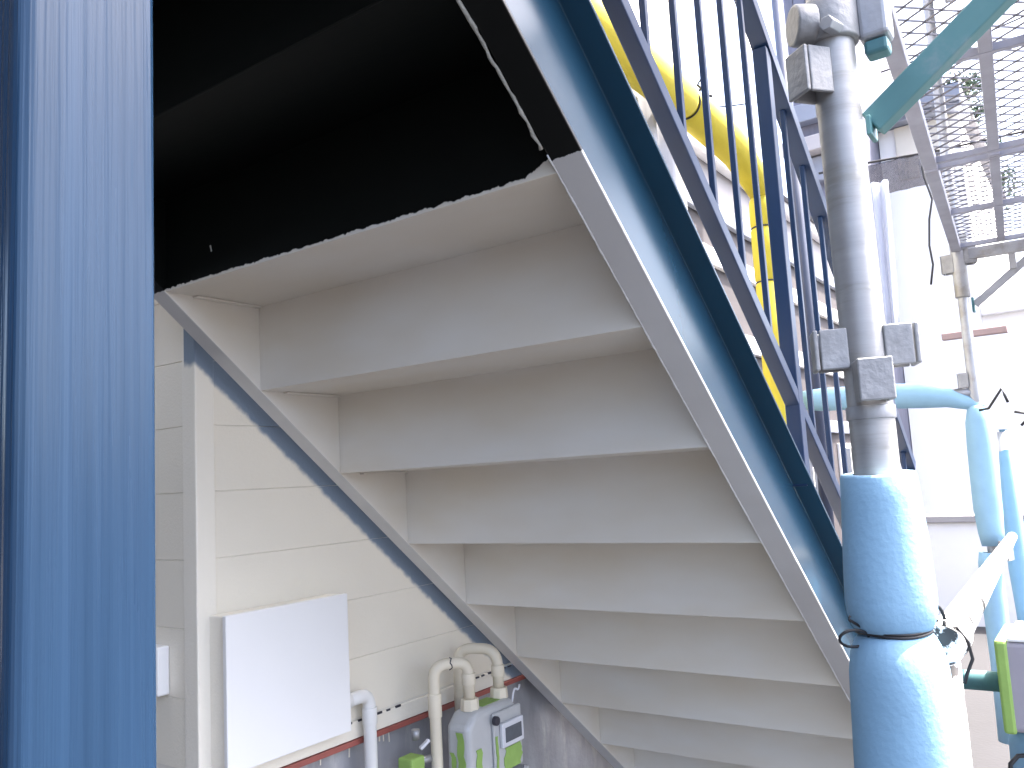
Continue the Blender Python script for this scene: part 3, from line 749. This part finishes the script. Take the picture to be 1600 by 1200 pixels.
# ---- taped box and its post at the lower right
BXp = (2.05, 0.19)
tbx = empty('wrapped_block', (2.0, 0.2, -0.56), 'grey wrapped block edged with lime tape at the lower right', 'wrapped block')
def bq(y0, y1, x0, x1, z0, z1): return (x0, y0, z0), (x1, y1, z1)
MB().box((2.000, 0.060, -0.560), (2.20, 0.232, -0.380)).build('block', 'plastic_grey', tbx, bevel=0.010, bseg=3)
MB().box((1.996, 0.2125, -0.563), (2.204, 0.236, -0.3775)).build('tape_edge', 'lime', tbx, bevel=0.006)
MB().box((2.0, 0.055, -0.3795), (2.21, 0.212, -0.372)).build('white_lid', 'boxwhite', tbx, bevel=0.002)
bp = MB().tube([(2.1, 0.195, GZ), (2.1, 0.195, -0.562)], 0.0243, 20).build('scaffold_post', 'galv')
tag(bp, 'short post carrying the taped block at the lower right', 'scaffold post')
foam_pad('foam_pad', (2.1, 0.195), [(-0.568, 0.040), (-0.60, 0.046), (-0.8, 0.05), (-1.2, 0.05)], 'blue foam sleeve under the taped block', seg=28)
wz = MB().tube([Vector((2.1, 0.195, -0.612)) + Vector((0.5805, -0.8125, 0)) * x + Vector((-0.1, -0.05, 0)) * (0.5 if x > -0.05 else 0.4) + Vector((0, 0, z)) for x, z in ((-0.075, -0.035), (-0.072, -0.015), (-0.055, 0.0), (-0.03, 0.004), (0.0, 0.002), (0.04, -0.002), (0.06, -0.01))], 0.0045, 8).build('wire_tie', 'wire')
tag(wz, 'black wire tie on the foam under the taped block', 'wire tie')
dp = MB().tube([(2.15, 0.242, -0.495), (2.35, 0.60, -0.545)], 0.0215, 20).build('dark_pipe', 'teal')
tag(dp, 'dark teal pipe leaving the taped block to the left', 'pipe')

# ------------------------------------------------------------------ hanging sheets beyond
def sheet(name, p, q, zt, zb, mi, label, cat, n=24, amp=0.02, waves=5, taper=None):
    m = MB(); p = Vector((*p, 0)); q = Vector((*q, 0)); d = q - p; nrm = Vector((-d.y, d.x, 0)).normalized()
    vs = []
    rows = 8
    for j in range(rows + 1):
        f = j / rows
        z0 = zt + (zb - zt) * f
        for i in range(n + 1):
            t = i / n
            tt = t if taper is None else 0.5 + (t - 0.5) * (1 + (taper - 1) * f)
            vs.append(p + d * tt + nrm * (amp * math.sin(t * waves * 6.28 + f * 2)) + Vector((0, 0, z0 + 0.015 * math.sin(t * 9) * (1 - abs(2 * f - 1)))))
    m.add(vs, [(j * (n + 1) + i, j * (n + 1) + i + 1, (j + 1) * (n + 1) + i + 1, (j + 1) * (n + 1) + i) for j in range(rows) for i in range(n)], 0, True)
    o = m.build(name, mi, weld=False)
    so = o.modifiers.new('thickness', 'SOLIDIFY'); so.thickness = 0.002
    return tag(o, label, cat)
sheet('safety_net', (7.0, 1.42), (7.0, 0.80), 2.36, 2.10, 'netting', 'dark grey strip of safety net tied behind the near post', 'net', amp=0.006)
rp = MB().tube([(7.0, 1.7, 2.40), (7.0, 1.3, 2.385), (7.0, 0.8, 2.345), (7.0, 0.2, 2.33)], 0.010, 8).build('net_rope', 'wire')
tag(rp, 'dark rope along the top of the safety net', 'rope')
wr = MB().tube([(6.9, 0.875, 2.30), (6.9, 0.92, 2.21), (6.9, 0.91, 2.12), (6.9, 0.875, 1.95), (6.9, 0.91, 1.80), (6.9, 0.93, 1.6), (6.9, 0.92, 1.45), (6.9, 0.95, 1.3)], 0.008, 8).build('hanging_wire', 'wire')
tag(wr, 'thin dark wire dangling from the safety net', 'wire')
sheet('vinyl_sheet', (6.5, 1.26), (6.5, 1.10), 2.05, 0.92, 'vinyl', 'pale bluish vinyl sheet hanging right of the near post', 'sheet', amp=0.03, waves=2, taper=0.6)
sheet('dust_sheet', (3.55, 1.52), (2.35, 1.52), 2.1, 0.2, 'whitesheet', 'crumpled white dust sheet hanging behind the stair railing', 'sheet', n=60, amp=0.03, waves=7)

# ------------------------------------------------------------------ neighbouring houses
ha = empty('neighbour_house', (5.0, 2.2, GZ), 'low taupe house with white bands and gutter behind the balusters', 'house')
MB().box((5.0, 2.2, 1.98), (9.9, 7, 2.34)).build('upper_wall', 'house_pink', ha)
MB().box((5.0, 2.205, GZ), (9.9, 7, 1.98)).build('lower_wall', 'taupe', ha)
MB().box((4.95, 2.10, 2.26), (9.9, 2.198, 2.36)).build('gutter', 'gutter', ha, bevel=0.02)
for z0, z1, mm in ((1.47, 1.60, 'gutter'), (0.88, 1.02, 'gutter'), (1.84, 1.97, 'eave'), (0.30, 0.42, 'eave')):
    MB().box((5.0, 2.16, z0), (9.9, 2.204, z1)).build('band', mm, ha, bevel=0.008)
for kk in range(3):
    x = 5.9 + kk * 1.4
    wf = MB().box((x, 2.175, -0.75), (x + 0.8, 2.2045, 0.2)).build('window_frame', 'gutter', ha, bevel=0.006)
    MB().box((x + 0.05, 2.168, -0.70), (x + 0.375, 2.1748, 0.15)).build('pane', 'glassy', wf)
    MB().box((x + 0.425, 2.168, -0.70), (x + 0.75, 2.1748, 0.15)).build('pane', 'glassy', wf)
MB().prism([(2.05, 2.345), (7, 2.345), (7, 2.9)], (4.9, 0, 0), (9.9, 0, 0), (0, 1, 0), (0, 0, 1)).build('roof', 'roof', ha)

hb = empty('boarded_house', (10.0, 3.5, GZ), 'tall lilac grey boarded house partly hidden by the near post', 'house')
MB().box((10.03, 2.10, GZ), (14, 2.68, 7.5)).build('wall', 'lilac', hb)
for kk in range(4):
    y = 2.10 + kk * 0.145
    MB().box((10.0, y + 0.004, 4.28), (10.0295, y + 0.141, 7.5)).build('board', 'lilac', hb, bevel=0.004)
MB().box((9.85, 2.0, 4.05), (10.02, 2.75, 4.27)).build('ledge', 'eave', hb, bevel=0.01)
MB().box((9.70, 2.0, 3.62), (10.02, 2.75, 3.80)).build('ledge', 'house_pink', hb, bevel=0.01)
MB().box((9.88, 2.25, 3.30), (10.02, 2.65, 3.60)).build('vent_hood', 'eave', hb, bevel=0.02)
nd = MB().tube([(6.0, 1.630, GZ), (6.0, 1.630, 4.4)], 0.042, 16).build('downpipe', 'navy')
tag(nd, 'dark navy pipe standing behind the top of the railing', 'pipe')

hc = empty('white_house', (12.0, -1.5, GZ), 'overexposed white house beyond the scaffold at the right', 'house')
MB().box((12.0, 1.12, GZ), (18, 2.09, 4.50)).build('wall', 'house_white', hc)
MB().box((12.02, -5.0, GZ), (18, 1.119, 1.75)).build('annex_wall', 'house_white', hc)
MB().box((11.9, -5.1, 1.7505), (18, 1.119, 1.86)).build('annex_roof', 'gutter', hc, bevel=0.02)
MB().box((11.75, 1.05, 4.46), (12.6, 2.088, 4.52)).build('eave_soffit', 'eave', hc)
MB().box((11.62, 1.02, 4.525), (12.6, 2.085, 4.72)).build('gutter', 'eave', hc, bevel=0.02)
MB().prism([(11.62, 4.725), (18.2, 4.725), (15, 4.83)], (0, 1.02, 0), (0, 2.08, 0), (1, 0, 0), (0, 0, 1)).build('roof', 'roof', hc)
for y in (1.62, 1.2):
    MB().box((11.95, y, 3.72), (11.999, y + 0.26, 4.455)).build('trim_board', 'beige', hc, bevel=0.01)
for (y0, z0, h_) in ((0.0, -0.6, 1.3), (-1.4, -0.6, 1.3), (-2.8, -0.6, 1.3)):
    wf = MB().box((11.94, y0, z0), (11.998, y0 + 0.66, z0 + h_)).build('window_frame', 'gutter', hc, bevel=0.01)
    MB().box((11.93, y0 + 0.05, z0 + 0.05), (11.9395, y0 + 0.315, z0 + h_ - 0.05)).build('pane', 'house_white', wf)
    MB().box((11.93, y0 + 0.345, z0 + 0.05), (11.9395, y0 + 0.61, z0 + h_ - 0.05)).build('pane', 'house_white', wf)
# low boundary wall and a bar behind the far post
bw = empty('boundary_wall', (9.0, 0, GZ), 'low pale boundary wall with a flat coping in front of the white house', 'wall')
MB().box((9.0, -5, GZ), (9.15, 1.95, -0.62)).build('wall', 'house_white', bw)
MB().box((8.96, -5, -0.6195), (9.19, 1.95, -0.555)).build('coping', 'house_pink', bw, bevel=0.008)
bar = MB().box((6.0, 0.43, 0.755), (6.05, 0.80, 0.80)).build('timber_bar', 'board', bevel=0.006)
tag(bar, 'short brown bar crossing behind the far post', 'timber')

# tree behind the deck
tr = empty('street_tree', (19.0, 1.72, GZ), 'bare twiggy tree showing through the mesh deck', 'tree')
base = Vector((19.0, 1.72, GZ))
twig = MB(); leaf = MB()
MB().tube([base, base + Vector((0, .05, 3)), base + Vector((.1, -.1, 6.5)), base + Vector((0, 0, 9.5))], [0.16, 0.13, 0.08, 0.02], 10).build('trunk', 'bark', tr)
for q in range(46):
    z = random.uniform(6.3, 9.2); a = random.uniform(0, 6.28); ln = random.uniform(0.35, 0.9) * (1.25 - (z - 4.5) / 7)
    p0 = base + Vector((0, 0, z)); p1 = p0 + Vector((math.cos(a) * ln, math.sin(a) * ln, ln * 0.5))
    twig.tube([p0, (p0 + p1) / 2 + Vector((0, 0, -0.1)), p1], [0.035, 0.022, 0.008], 5)
    for _ in range(110):
        c = p0 + (p1 - p0) * random.uniform(0.35, 1.1) + Vector([random.gauss(0, 0.10) for _ in range(3)])
        d1 = Vector([random.gauss(0, 1) for _ in range(3)]).normalized(); d2 = d1.cross(Vector([random.gauss(0, 1) for _ in range(3)])).normalized()
        sz = random.uniform(0.03, 0.065)
        leaf.add([c - d1 * sz, c + d2 * sz * 0.5, c + d1 * sz, c - d2 * sz * 0.5], [(0, 1, 2, 3)])
twig.build('branches', 'bark', tr)
tag(leaf.build('crown', 'leaf', tr, weld=False), kind='stuff')
# overhead cable
cbm = MB().tube([Vector((14, 6.5, 6.9)) * (1 - t) + Vector((11.5, -3, 6.2)) * t + Vector((0, 0, -0.9 * 4 * t * (1 - t))) for t in [i / 20 for i in range(21)]], 0.012, 6).build('overhead_cable', 'wire')
tag(cbm, 'thin overhead cable crossing the white sky', 'cable')

# ------------------------------------------------------------------ anchors: put every Empty at the base of its thing, parts stay where they are
for o in list(COL.objects):
    if o.type == 'EMPTY' and 'base' in o:
        loc = Vector(o['base']); del o['base']
        o.location = loc
        for c in o.children:
            c.matrix_parent_inverse = Matrix.Translation(-loc)
